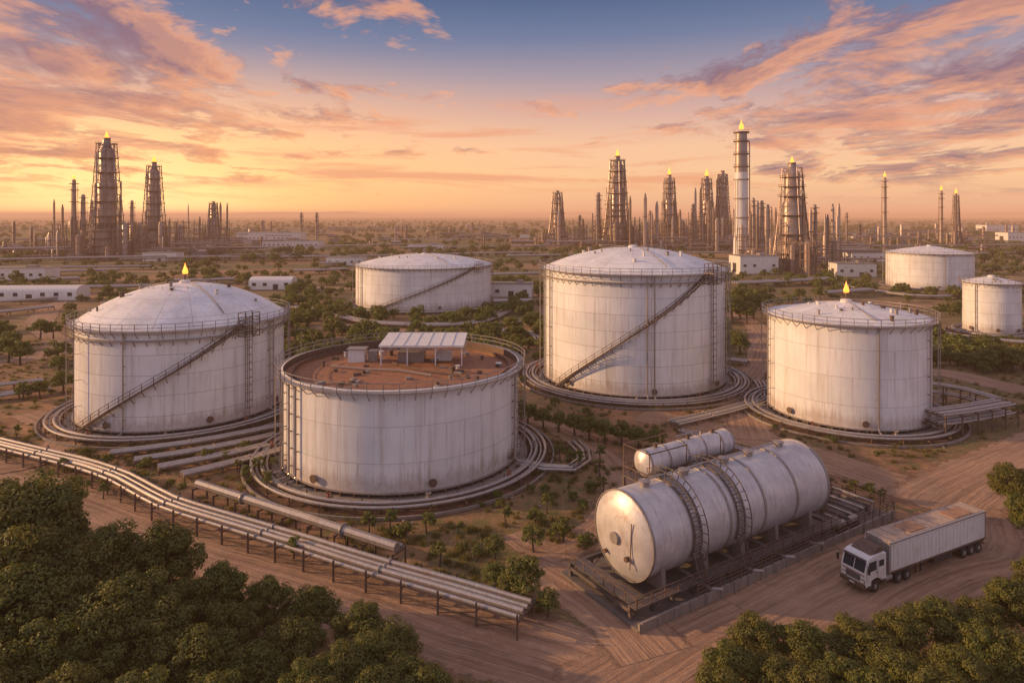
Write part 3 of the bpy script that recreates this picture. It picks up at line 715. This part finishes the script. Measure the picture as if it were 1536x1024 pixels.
# ------------------------------------------------------------------ refinery towers
def tower(u,top,base,wpx,fl=True,seed=0,name='distillation_tower'):
    x,y=G(u,base); H=CAMH+(322-top)*y/F; w=wpx*y/F
    TANKS.append((x,y,w*.8))
    r=random.Random(seed+int(u)); mb=MB(); s=y/600.0
    hw=lambda t:w/2*(1-.60*min(1,t*1.05)**.55)
    cr=w*.19
    mb.lathe([(cr*1.5,0),(cr*1.4,H*.25),(cr,H*.28),(cr,H*.62),(cr*.8,H*.65),(cr*.8,H*.9),(cr*.5,H*.93),(cr*.4,H*.98),(.01,H)],'towerp',16)
    n=8; T=max(8,int(H/6)); b=.26*s
    for k in range(T+1):
        t=k/T*.95; z=H*t; R=hw(t)
        ring=[(R*math.cos(2*pi*i/n+.2),R*math.sin(2*pi*i/n+.2),z) for i in range(n)]
        if k:
            mb.tube(ring,b*1.1,'tower',4,closed=True,smooth=False)
            if k%2==0 or r.random()<.4:
                R2=R*1.12; mb.lathe([(cr*.7,z),(R2,z),(R2,z+.25*s),(cr*.7,z+.25*s)],'tower',12,smooth=False)
                mb.tube([(R2*math.cos(2*pi*i/12),R2*math.sin(2*pi*i/12),z+1.3) for i in range(12)],.12*s,'tower',4,closed=True)
                for i in range(12): mb.beam((R2*math.cos(2*pi*i/12),R2*math.sin(2*pi*i/12),z),(R2*math.cos(2*pi*i/12),R2*math.sin(2*pi*i/12),z+1.3),.08*s,'tower')
        if k<T:
            t2=(k+1)/T*.95; R3=hw(t2); z2=H*t2
            nx=[(R3*math.cos(2*pi*i/n+.2),R3*math.sin(2*pi*i/n+.2),z2) for i in range(n)]
            for i in range(n):
                mb.beam(ring[i],nx[i],b*1.3,'towerp' if i%2 else 'tower')
                if (i+k)%2: mb.beam(ring[i],nx[(i+1)%n],b*.7,'tower')
    for i in range(14):
        a=r.uniform(0,2*pi); ht=r.uniform(.25,.92); q=r.uniform(1.15,1.7)
        R=max(hw(ht)*r.uniform(.75,1.15),cr*1.1)
        rb=R*q
        mb.tube([(rb*math.cos(a),rb*math.sin(a),0),(R*math.cos(a),R*math.sin(a),H*ht*.5),(R*math.cos(a),R*math.sin(a),H*ht),(cr*.5*math.cos(a),cr*.5*math.sin(a),H*ht+2)],r.uniform(.35,.8)*s,'towerp',6)
    for i in range(16):
        a=r.uniform(0,2*pi); R=w*r.uniform(.4,.85); hh=H*r.uniform(.08,.36); c=(R*math.cos(a),R*math.sin(a)); q=w*.09
        for sx,sy in ((-1,-1),(1,-1),(1,1),(-1,1)): mb.beam((c[0]+sx*q,c[1]+sy*q,0),(c[0]+sx*q,c[1]+sy*q,hh),b,'tower')
        z=4
        while z<hh:
            mb.tube([(c[0]+sx*q,c[1]+sy*q,z) for sx,sy in ((-1,-1),(1,-1),(1,1),(-1,1))],b*.9,'tower',4,closed=True,smooth=False); z+=5
        if i%2: mb.lathe([(q*.6,0),(q*.6,hh*.9),(.01,hh*.97)],'towerp',10,c+(0,))
    mb.beam((0,0,H*.95),(0,0,H),cr*.35,'tower',8)
    if fl: flame(mb,0,0,H-.5,2.3*s*(1.3 if w>20 else 1))
    mb.build(name,(x,y,0),r.uniform(0,1))
def stack(u,top,base,wpx,fl=True,banded=False,name='flare_stack'):
    x,y=G(u,base); H=CAMH+(322-top)*y/F; r=wpx*y/F/2; mb=MB(); s=y/600.
    TANKS.append((x,y,r*2))
    if banded:
        mb.lathe([(r*1.25,0),(r*1.2,H*.12),(r,H*.2),(r,H*.66)],'white',24)
        mb.lathe([(r*.98,H*.66),(r*.85,H*.98),(.1,H*.985)],'towerp',24)
        for q in (.15,.3,.45,.6,.7,.8,.9,.97):
            mb.lathe([(r*.7,H*q),(r*1.22,H*q),(r*1.22,H*q+.9),(r*.7,H*q+.9)],'tower' if q>.6 else 'steel',20,smooth=False)
            if q>.6:
                mb.tube([(r*1.22*math.cos(2*pi*i/12),r*1.22*math.sin(2*pi*i/12),H*q+2.2) for i in range(12)],.12*s,'tower',4,closed=True)
        mb.tube([(r*1.3,0,0),(r*1.3,0,H*.9)],.5*s,'towerp',6); mb.tube([(-r*1.1,-r*.6,0),(-r*1.1,-r*.6,H*.6)],.4*s,'towerp',6)
    else:
        mb.lathe([(r,0),(r*.75,H*.5),(r*.6,H*.98),(.01,H)],'towerp',10)
        for q in (.3,.5,.7,.85,.93):
            mb.lathe([(.1,H*q),(r*1.5,H*q),(r*1.5,H*q+.5),(.1,H*q+.5)],'tower',10,smooth=False)
        for i in range(3):
            a=2*pi*i/3+.4; mb.beam((r*1.3*math.cos(a),r*1.3*math.sin(a),0),(r*math.cos(a),r*math.sin(a),H*.9),.16*s,'tower')
    if fl: flame(mb,0,0,H-.5,2.4*s*(1.6 if banded else .9))
    mb.build(name,(x,y,0))
tower(160,207,389,66); tower(231,243,380,48); tower(320,302,372,28,False)
tower(836,286,366,36,False); tower(926,234,373,54); tower(1004,262,368,38); tower(1060,264,366,36); tower(1084,256,366,34,False)
tower(1188,244,408,74); tower(1434,290,374,18)
stack(1112,194,384,19,True,True,'banded_chimney')
for a in [(111,268,385,9,True),(125,291,385,9,False),(138,300,380,7,False),(198,300,378,7,False),(1327,265,372,7,True),(1412,285,372,6,True),(452,318,362,5,False),(475,318,363,5,False),(394,330,358,5,False),(1130,296,385,8,False),(1143,300,385,8,False),(1152,306,385,7,False),(898,288,372,8,False),(912,296,372,7,False),(1222,306,400,9,False),(870,322,366,5,False),(1040,305,368,6,False),(975,315,366,5,False),(1270,318,366,4,False),(1290,335,366,6,False),(708,333,350,4,False),(1205,290,392,8,False)]:
    stack(*a)
def process(u0,u1,v0,v1,n,hpx,seed):
    r=random.Random(seed); cx,cy=G((u0+u1)/2,(v0+v1)/2); mb=MB()
    for i in range(n):
        x,y=G(r.uniform(u0,u1),r.uniform(v0,v1)); x-=cx; y-=cy; s=(cy)/600
        h=r.random()**2*hpx*(cy/1000)+6
        k=r.random()
        if k<.45:
            rr=r.uniform(.5,1.5)*s; mb.lathe([(rr,0),(rr,h*.9),(rr*.4,h),(.01,h)],r.choice(['towerp','tower']),8,(x,y,0))
            mb.lathe([(rr,h*.6),(rr*1.8,h*.6),(rr*1.8,h*.6+.4)],'tower',8,(x,y,0),smooth=False)
        elif k<.8:
            q=r.uniform(2,5)*s; hh=h*.6
            for sx,sy in ((-1,-1),(1,-1),(1,1),(-1,1)): mb.beam((x+sx*q,y+sy*q,0),(x+sx*q,y+sy*q,hh),.25*s,'tower')
            z=4
            while z<hh+.1:
                mb.tube([(x+sx*q,y+sy*q,z) for sx,sy in ((-1,-1),(1,-1),(1,1),(-1,1))],.25*s,'tower',4,closed=True,smooth=False)
                if r.random()<.4: mb.box((x,y,z),(q*1.8,q*1.8,.4),'tower')
                z+=5
            mb.cylx(x-q,x+q,y,min(6,hh),1.2*s,'towerp',10)
        else:
            q=r.uniform(3,9)*s; mb.box((x,y,3),(q*1.6,q,6),'white' if r.random()<.3 else 'conc'); mb.box((x,y,6.2),(q*1.7,q*1.1,.4),'tower')
    for i in range(n//3):
        x0,y0=G(r.uniform(u0,u1),r.uniform(v0,v1)); L=r.uniform(15,60); z=r.uniform(3,14)
        x0-=cx;y0-=cy; mb.beam((x0,y0,z),(x0+L,y0+r.uniform(-8,8),z),.5,'towerp',6)
    mb.build('process_unit',(cx,cy,0))
process(70,350,368,392,110,80,1); process(815,880,360,372,30,50,2); process(870,1110,362,378,120,80,3)
process(1110,1260,380,402,80,75,4); process(1250,1480,360,380,45,25,5); process(350,820,352,372,60,22,6)
process(-60,80,368,390,30,40,7); process(1250,1560,345,358,40,14,8); process(0,800,340,350,50,12,9); process(1020,1160,362,376,60,85,10)
# ------------------------------------------------------------------ light masts
def mast(u,v,h):
    x,y=G(u,v); mb=MB(); mb.tube([(0,0,0),(0,0,h)],.14,'steel',8,r2=.07); mb.box((0,0,h),(1.6,.12,.12),'steel')
    for q in (-.7,0,.7): mb.box((q,-.15,h-.12),(.4,.3,.2),'dark')
    mb.lathe([(.4,0),(.4,.4),(.15,.42)],'conc',10); mb.build('light_mast',(x,y,0))
for a in [(640,402,14),(560,404,14),(1270,440,12),(1540,430,14),(690,395,14),(1095,500,10),(452,560,10)]: mast(*a)
# ------------------------------------------------------------------ vegetation
def tree_mesh(name,seed,H,cr,ncl,nleaf,leaf,mat='leaf',low=0.3):
    r=random.Random(seed); mb=MB(); cz=H*(.5+low*.45); rz=H*(.5-low*.4)
    cl=[]
    while len(cl)<ncl:
        d=Vector((r.gauss(0,1),r.gauss(0,1),r.gauss(0,1))).normalized(); q=r.uniform(.25,1)**.45
        ir=1+.2*math.sin(3*math.atan2(d.y,d.x)+seed)+.12*math.sin(5*d.z+seed*2)
        c_=cr*r.uniform(.2,.36)
        p=Vector((d.x*cr*q*ir*.8,d.y*cr*q*ir*.8,cz+d.z*rz*q*.85))
        if d.z<-.6 and q>.5: continue
        if any((p-o).length<(c_+oc)*.5 for o,oc in cl) and r.random()<.93: continue
        cl.append((p,c_))
    tt=Vector((r.uniform(-.2,.2),r.uniform(-.2,.2),cz-rz*.3))
    mb.tube([(0,0,-.1),(tt.x*.5,tt.y*.3,tt.z*.5),tuple(tt),(tt.x,tt.y,cz+rz*.5)],cr*.085+.04,'bark',7,r2=cr*.02)
    for p,c in cl[:max(5,ncl//5)]:
        m_=(tt+p)/2+Vector((0,0,-.05*H)); mb.tube([tuple(tt*.9),tuple(m_),tuple(p)],cr*.035+.01,'bark',5,r2=.015)
    vs=[];fs=[]
    for p,c in cl:
        for i in range(nleaf):
            d=Vector((r.gauss(0,1),r.gauss(0,1),r.gauss(.15,.8))).normalized(); q=p+Vector((d.x*c,d.y*c,d.z*c*.8))*r.uniform(.6,1.08)
            nn=(d*1.2+Vector((r.uniform(-.6,.6),r.uniform(-.6,.6),r.uniform(-.2,.8)))).normalized()
            a=nn.cross(Vector((r.uniform(-1,1),r.uniform(-1,1),r.uniform(-1,1)))).normalized(); b=nn.cross(a)
            s=leaf*r.uniform(.6,1.2); o=len(vs)
            vs+= [tuple(q-a*s),tuple(q-b*s*.55+nn*s*.15),tuple(q+a*s),tuple(q+b*s*.55+nn*s*.15)]; fs.append((o,o+1,o+2,o+3))
    mb.add(vs,fs,mat)
    me=bpy.data.meshes.new(name); me.from_pydata(mb.v,[],mb.f)
    for k in mb.mats: me.materials.append(M[k])
    me.polygons.foreach_set('material_index',mb.m); me.update()
    return me
BIG=[tree_mesh('broadleaf_tree_mesh',i,10,3.5,48,230,.17) for i in range(5)]
MED=[tree_mesh('young_tree_mesh',20+i,4,1.7,26,110,.14,'leafy',.25) for i in range(3)]
SAP=[tree_mesh('sapling_mesh',30+i,2.6,.75,12,45,.12,'leafy',.3) for i in range(2)]
def put(meshes,name,u,top,D,base=10.,k=None,wide=1.0):
    h=CAMH-(top-322)*D/F; x=(u-768)*D/F
    ob=bpy.data.objects.new(name,random.choice(meshes)); sc.collection.objects.link(ob)
    s=h/base; w=max(s,.62 if base>5 else 0)*wide
    ob.location=(x,D,0); ob.scale=(w,w,s); ob.rotation_euler=(0,0,random.uniform(0,6.28))
for u,t,D in [(62,712,60),(0,735,57),(-70,700,60),(168,786,57),(245,786,58),(118,820,54),(30,845,50),(200,858,51),(330,845,56),(398,865,55),(468,878,55),(540,902,53),(440,925,50),(335,905,51),(278,870,54),(590,935,51),(385,965,47),(150,925,47),(60,930,46),(250,950,47),(515,965,47),(600,985,47),(-40,830,52),(100,1000,42),(320,1010,43),(480,1015,43),(-30,930,46),(200,1010,42),(90,870,50),(160,880,49),(240,900,49),(20,790,53),(300,940,47),(460,990,45),(560,1000,45),(-20,980,43),(560,945,49),(640,1000,46)]:
    put(BIG,'broadleaf_tree',u,t,D)
for u,t,D in [(1130,925,51),(1205,930,50),(1280,928,51),(1350,914,51.5),(1405,897,53),(1465,902,53),(1515,868,55),(1556,835,58),(1095,965,47),(1170,985,46),(1260,985,46),(1350,980,46),(1440,970,46),(1530,950,48),(1515,694,79),(1550,735,70),(1590,700,76),(1600,900,50),(1080,1010,43),(1220,1010,43),(1310,1010,43),(1400,1005,43),(1480,940,49),(1310,950,49)]:
    put(BIG,'broadleaf_tree',u,t,D)
for u,t,b in [(785,835,905),(742,845,890),(822,884,925),(800,786,828),(742,802,838),(838,782,812),(792,604,640),(815,612,642),(838,617,648),(862,620,654),(884,624,660),(908,628,666),(932,632,668),(958,640,672),(985,644,676),(780,600,632),(12,505,545),(30,510,548),(60,478,510),(5,480,515),(95,555,590),(445,468,495),(1110,430,480),(1130,440,478),(1098,445,485),(1500,515,556),(1480,522,558),(1462,528,556),(1520,520,560),(1535,515,555),(1405,520,545),(1425,526,548),(1445,528,550),(1110,500,530),(35,572,600),(60,570,598),(1120,452,486),(1142,432,470),(760,860,905),(80,482,508),(25,405,428),(370,408,428),(1230,430,450),(1200,432,452),(1410,455,475),(1435,452,470)]:
    D=36000/(b-322); put(MED,'young_tree',u,t,D,4.,wide=1.15)
for u,b in [(870,700),(900,692),(845,812),(690,805),(715,842),(610,812),(553,800),(585,795),(440,840),(131,738),(155,748),(95,712),(70,704),(1283,748),(1305,750),(1325,752),(370,722),(390,712),(356,706),(640,800),(900,715),(855,700),(400,735),(520,820),(660,850),(820,770),(905,740),(25,655),(840,690),(410,705),(990,700),(1040,690),(760,790),(1090,700)]:
    D=36000/(b-322); x,y=G(u,b)
    ob=bpy.data.objects.new('sapling',random.choice(SAP)); sc.collection.objects.link(ob)
    s=random.uniform(.65,1.1); ob.location=(x,y,0); ob.scale=(s*1.2,s*1.2,s); ob.rotation_euler=(0,0,random.uniform(0,6))
def free(x,y,mrg=0):
    for a,b,c in TANKS:
        if (x-a)**2+(y-b)**2<(c+mrg)**2: return False
    for P,w in ROADS:
        for i in range(0,len(P),2):
            if (P[i][0]-x)**2+(P[i][1]-y)**2<(w*.5+2+mrg)**2: return False
    lx=(x-HO[0])*math.cos(RZ)+(y-HO[1])*math.sin(RZ); ly=-(x-HO[0])*math.sin(RZ)+(y-HO[1])*math.cos(RZ)
    if -6<lx<41 and -9<ly<8: return False
    return True
def scatter(name,pts,me):
    vs=[];fs=[]
    for x,y,s in pts:
        a=random.uniform(0,6.28); h=s/2; o=len(vs)
        for k in range(4): vs.append((x+h*1.414*math.cos(a+k*pi/2),y+h*1.414*math.sin(a+k*pi/2),0))
        fs.append((o,o+1,o+2,o+3))
    m_=bpy.data.meshes.new(name); m_.from_pydata(vs,[],fs); ob=bpy.data.objects.new(name,m_); sc.collection.objects.link(ob)
    ob.instance_type='FACES'; ob.use_instance_faces_scale=True; ob.show_instancer_for_render=False; ob.show_instancer_for_viewport=False
    ch=bpy.data.objects.new(name+'_clump',me); sc.collection.objects.link(ch); ch.parent=ob
u1=[tree_mesh('scrub_mesh',50+i,1.0,.62,18,34,.085,'leafy',.08) for i in range(3)]
from mathutils import noise as mn
pts=[[],[],[]]
n=0
while n<8500:
    v=322+36000/math.exp(random.uniform(math.log(150),math.log(3500))); u=random.uniform(-150,1700)
    x,y=G(u,v); dens=mn.noise(Vector((x*.008,y*.006,0)))+.5*mn.noise(Vector((x*.03,y*.03,3)))
    n+=1
    if dens<-.06 and random.random()<.82: continue
    if not free(x,y,0): continue
    s=random.uniform(1.8,5.2)*(1 if y<500 else 1.5 if y<1200 else 2.2)
    pts[n%3].append((x,y,s))
for i in range(3): scatter('distant_trees',pts[i],u1[i])
pts=[[],[]]; n=0
while n<1500:
    v=random.uniform(470,960); u=random.uniform(-50,1600); x,y=G(u,v); n+=1
    if mn.noise(Vector((x*.05,y*.05,9)))<.0 and random.random()<.85: continue
    if free(x,y,-1.5): pts[n%2].append((x,y,.3+1.5*random.random()**2.2))
for i in range(2): scatter('scrub',pts[i],u1[i])
def tuft():
    r=random.Random(4); vs=[];fs=[]
    for i in range(60):
        a=r.uniform(0,6.28); q=r.uniform(0,.45); x,y=q*math.cos(a),q*math.sin(a); l=r.uniform(.25,.6); b=r.uniform(0,6.28); o=len(vs)
        dx,dy=.03*math.cos(b),.03*math.sin(b); tx,ty=r.uniform(-.25,.25),r.uniform(-.25,.25)
        vs+=[(x-dx,y-dy,0),(x+dx,y+dy,0),(x+tx,y+ty,l)]; fs.append((o,o+1,o+2))
    me=bpy.data.meshes.new('tuft'); me.from_pydata(vs,[],fs); me.materials.append(M['grass']); return me
pts=[]; n=0
while n<9000:
    d=math.exp(random.uniform(math.log(48),math.log(190))); u=random.uniform(-50,1600); x=(u-768)*d/F; n+=1
    if mn.noise(Vector((x*.08,d*.08,5)))<-.1 and random.random()<.8: continue
    if free(x,d,-2.8): pts.append((x,d,random.uniform(.5,1.5)))
scatter('grass_tufts',pts,tuft())
mb=MB(); r=random.Random(8)
for i in range(500):
    d=r.uniform(55,180); x=(r.uniform(0,1536)-768)*d/F
    if free(x,d,-2): mb.box((x,d,.08),(r.uniform(.1,.6),r.uniform(.1,.5),.2),r.choice(['conc','rust','conc']),r.uniform(0,3))
mb.build('rubble')
# hills
mb=MB(); N=160; vs=[];fs=[]
for i in range(N+1):
    a=math.radians(-62+124*i/N); d=14000
    h=40+75*(mn.noise(Vector((i*.06,0,0)))+.5*mn.noise(Vector((i*.2,2,0)))+.25)
    x,y=d*math.sin(a),d*math.cos(a)
    vs+=[(x*.93,y*.93,-5),(x,y,max(h,20)),(x*1.1,y*1.1,-5)]
for i in range(N):
    for k in range(2): fs.append((i*3+k,i*3+k+1,(i+1)*3+k+1,(i+1)*3+k))
M['hill']=paint('hill_scrub',(0.16,0.12,0.09),.95,0,.4,.002,None,0,0)
mb.add(vs,fs,'hill',True); mb.build('distant_hills')
# ------------------------------------------------------------------ haze: uniform absorbing volume, its glow given as an emission colour, no scattering
if HAZE:
    m=bpy.data.materials.new('evening_haze'); m.use_nodes=True; nt=m.node_tree; nt.nodes.clear()
    out=nt.nodes.new('ShaderNodeOutputMaterial'); ab=nt.nodes.new('ShaderNodeVolumeAbsorption'); em=nt.nodes.new('ShaderNodeEmission'); ad=nt.nodes.new('ShaderNodeAddShader')
    SG=1/5200.
    ab.inputs['Color'].default_value=(0,0,0,1); ab.inputs['Density'].default_value=SG
    em.inputs['Color'].default_value=(.80,.37,.21,1); em.inputs['Strength'].default_value=SG
    nt.links.new(ab.outputs[0],ad.inputs[0]); nt.links.new(em.outputs[0],ad.inputs[1]); nt.links.new(ad.outputs[0],out.inputs['Volume'])
    M['haze']=m
    mb=MB(); mb.box((0,11000,34),(40000,24000,72),'haze'); mb.build('haze',sharp=False)
# ------------------------------------------------------------------ sky
AZ=-80; EL=15
w=bpy.data.worlds.new('World'); sc.world=w; w.use_nodes=True; nt=w.node_tree; nt.nodes.clear()
tc=nt.nodes.new('ShaderNodeTexCoord'); gx,gy,gz=sep(nt,tc.outputs['Generated'])
hz=mth(nt,'SQRT',mth(nt,'ADD',mth(nt,'MULTIPLY',gx,gx),mth(nt,'MULTIPLY',gy,gy)))
hz=mth(nt,'MAXIMUM',hz,.001)
e=mth(nt,'MAXIMUM',mth(nt,'DIVIDE',gz,hz),0.0)
base=ramp(nt,e,[(0,(.80,.42,.26)),(.05,(.95,.56,.30)),(.10,(.92,.54,.33)),(.15,(.68,.41,.34)),(.205,(.37,.30,.36)),(.265,(.155,.19,.32)),(.33,(.065,.115,.24)),(.5,(.14,.20,.36)),(1.0,(.28,.34,.52))])  # colours above the view brighten toward the zenith as added fill
gdot=mth(nt,'DIVIDE',mth(nt,'ADD',mth(nt,'MULTIPLY',gx,-.5),mth(nt,'MULTIPLY',gy,.866)),hz)
gp=mth(nt,'POWER',mth(nt,'MAXIMUM',gdot,0),10)
ge=mth(nt,'POWER',mth(nt,'SUBTRACT',1,mth(nt,'DIVIDE',e,.24),clamp=True),1.1)
glow=mth(nt,'MULTIPLY',gp,ge)
col=mix(nt,mth(nt,'MULTIPLY',glow,1.0,clamp=True),base,(1.35,.66,.20))
core=mth(nt,'MULTIPLY',mth(nt,'POWER',mth(nt,'MAXIMUM',gdot,0),70),mth(nt,'POWER',mth(nt,'SUBTRACT',1,mth(nt,'DIVIDE',e,.17),clamp=True),1.8))
col=mix(nt,mth(nt,'MULTIPLY',core,.85,clamp=True),col,(1.9,1.2,.50))
zz=mth(nt,'ADD',mth(nt,'MAXIMUM',gz,0),.09)
cx=mth(nt,'DIVIDE',gx,zz); cy=mth(nt,'DIVIDE',gy,zz)
def cl(loc):
    v=mapping(nt,comb(nt,cx,mth(nt,'MULTIPLY',cy,.68),0),(1,1,1),loc); return noise(nt,v,1.5,5,.66,.35)
d1=cl((5.2,2.7,0)); d2=cl((5.2+.12,2.7+.10,0))
side=mth(nt,'MULTIPLY',mth(nt,'SUBTRACT',mth(nt,'ABSOLUTE',mth(nt,'DIVIDE',gx,hz)),.30),.42)
side=mth(nt,'MINIMUM',side,.11)
topf=ramp(nt,e,[(.0,.0),(.05,.02),(.13,.09),(.2,.085),(.33,.0)])
dens=mth(nt,'ADD',mth(nt,'ADD',d1,side),topf)
mask=ramp(nt,dens,[(.575,0.0),(.63,.6),(.70,.97)])
mask=mth(nt,'MULTIPLY',mask,ramp(nt,e,[(.012,0.0),(.06,1.0)]))
lit=mth(nt,'MULTIPLY_ADD',mth(nt,'SUBTRACT',d1,d2),8.0,.36,clamp=True)
lit=mth(nt,'MULTIPLY',lit,ramp(nt,dens,[(.60,1.0),(.76,.35)]),clamp=True)
ccol=mix(nt,lit,(.25,.135,.18),(1.0,.43,.20))
ccol=mix(nt,mth(nt,'MULTIPLY',glow,.75,clamp=True),ccol,(.92,.33,.10))
col=mix(nt,mask,col,ccol)
P2=comb(nt,mth(nt,'MULTIPLY',gx,3.0),mth(nt,'MULTIPLY',gz,30.),gy)
s1=noise(nt,P2,1.0,5,.62,.3)
sm=mth(nt,'MULTIPLY',ramp(nt,s1,[(.52,0.0),(.64,.8)]),ramp(nt,e,[(.02,0.0),(.05,1.0),(.13,.9),(.2,0.0)]))
col=mix(nt,sm,col,(.84,.34,.18))
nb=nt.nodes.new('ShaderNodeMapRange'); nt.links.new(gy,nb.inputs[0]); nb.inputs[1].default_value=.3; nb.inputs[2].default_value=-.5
col=mix(nt,nb.outputs[0],col,(.52,.48,.62))  # unseen sky behind the camera set to lavender as fill for tank fronts
sky=nt.nodes.new('ShaderNodeTexSky'); sky.sky_type='NISHITA'; sky.sun_disc=False; sky.sun_elevation=math.radians(EL); sky.sun_rotation=math.radians(AZ)
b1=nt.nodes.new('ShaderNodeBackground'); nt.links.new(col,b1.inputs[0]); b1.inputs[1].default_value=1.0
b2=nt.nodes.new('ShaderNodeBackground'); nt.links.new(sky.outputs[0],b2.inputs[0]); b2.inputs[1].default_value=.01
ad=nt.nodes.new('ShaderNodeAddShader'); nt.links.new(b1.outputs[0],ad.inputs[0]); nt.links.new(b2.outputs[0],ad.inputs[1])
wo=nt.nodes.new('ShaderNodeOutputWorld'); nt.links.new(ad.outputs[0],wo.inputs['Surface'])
L=bpy.data.lights.new('sun','SUN'); L.energy=5.0; L.angle=math.radians(.6); L.color=(1.0,.60,.28)
so=bpy.data.objects.new('sun',L); sc.collection.objects.link(so)
LAZ=-84
a,el=math.radians(LAZ),math.radians(EL)
sky.sun_rotation=math.radians(LAZ)
so.rotation_euler=Vector((math.sin(a)*math.cos(el),math.cos(a)*math.cos(el),math.sin(el))).to_track_quat('Z','Y').to_euler()
cd=bpy.data.cameras.new('camera'); cam=bpy.data.objects.new('camera',cd); sc.collection.objects.link(cam); sc.camera=cam
cd.sensor_width=36; cd.lens=36*F/1536; cd.shift_y=-190/1536; cd.clip_start=.5; cd.clip_end=60000
cam.location=(0,0,CAMH); cam.rotation_euler=(pi/2,0,0)
sc.view_settings.view_transform='Standard'; sc.view_settings.look='None'; sc.view_settings.exposure=0
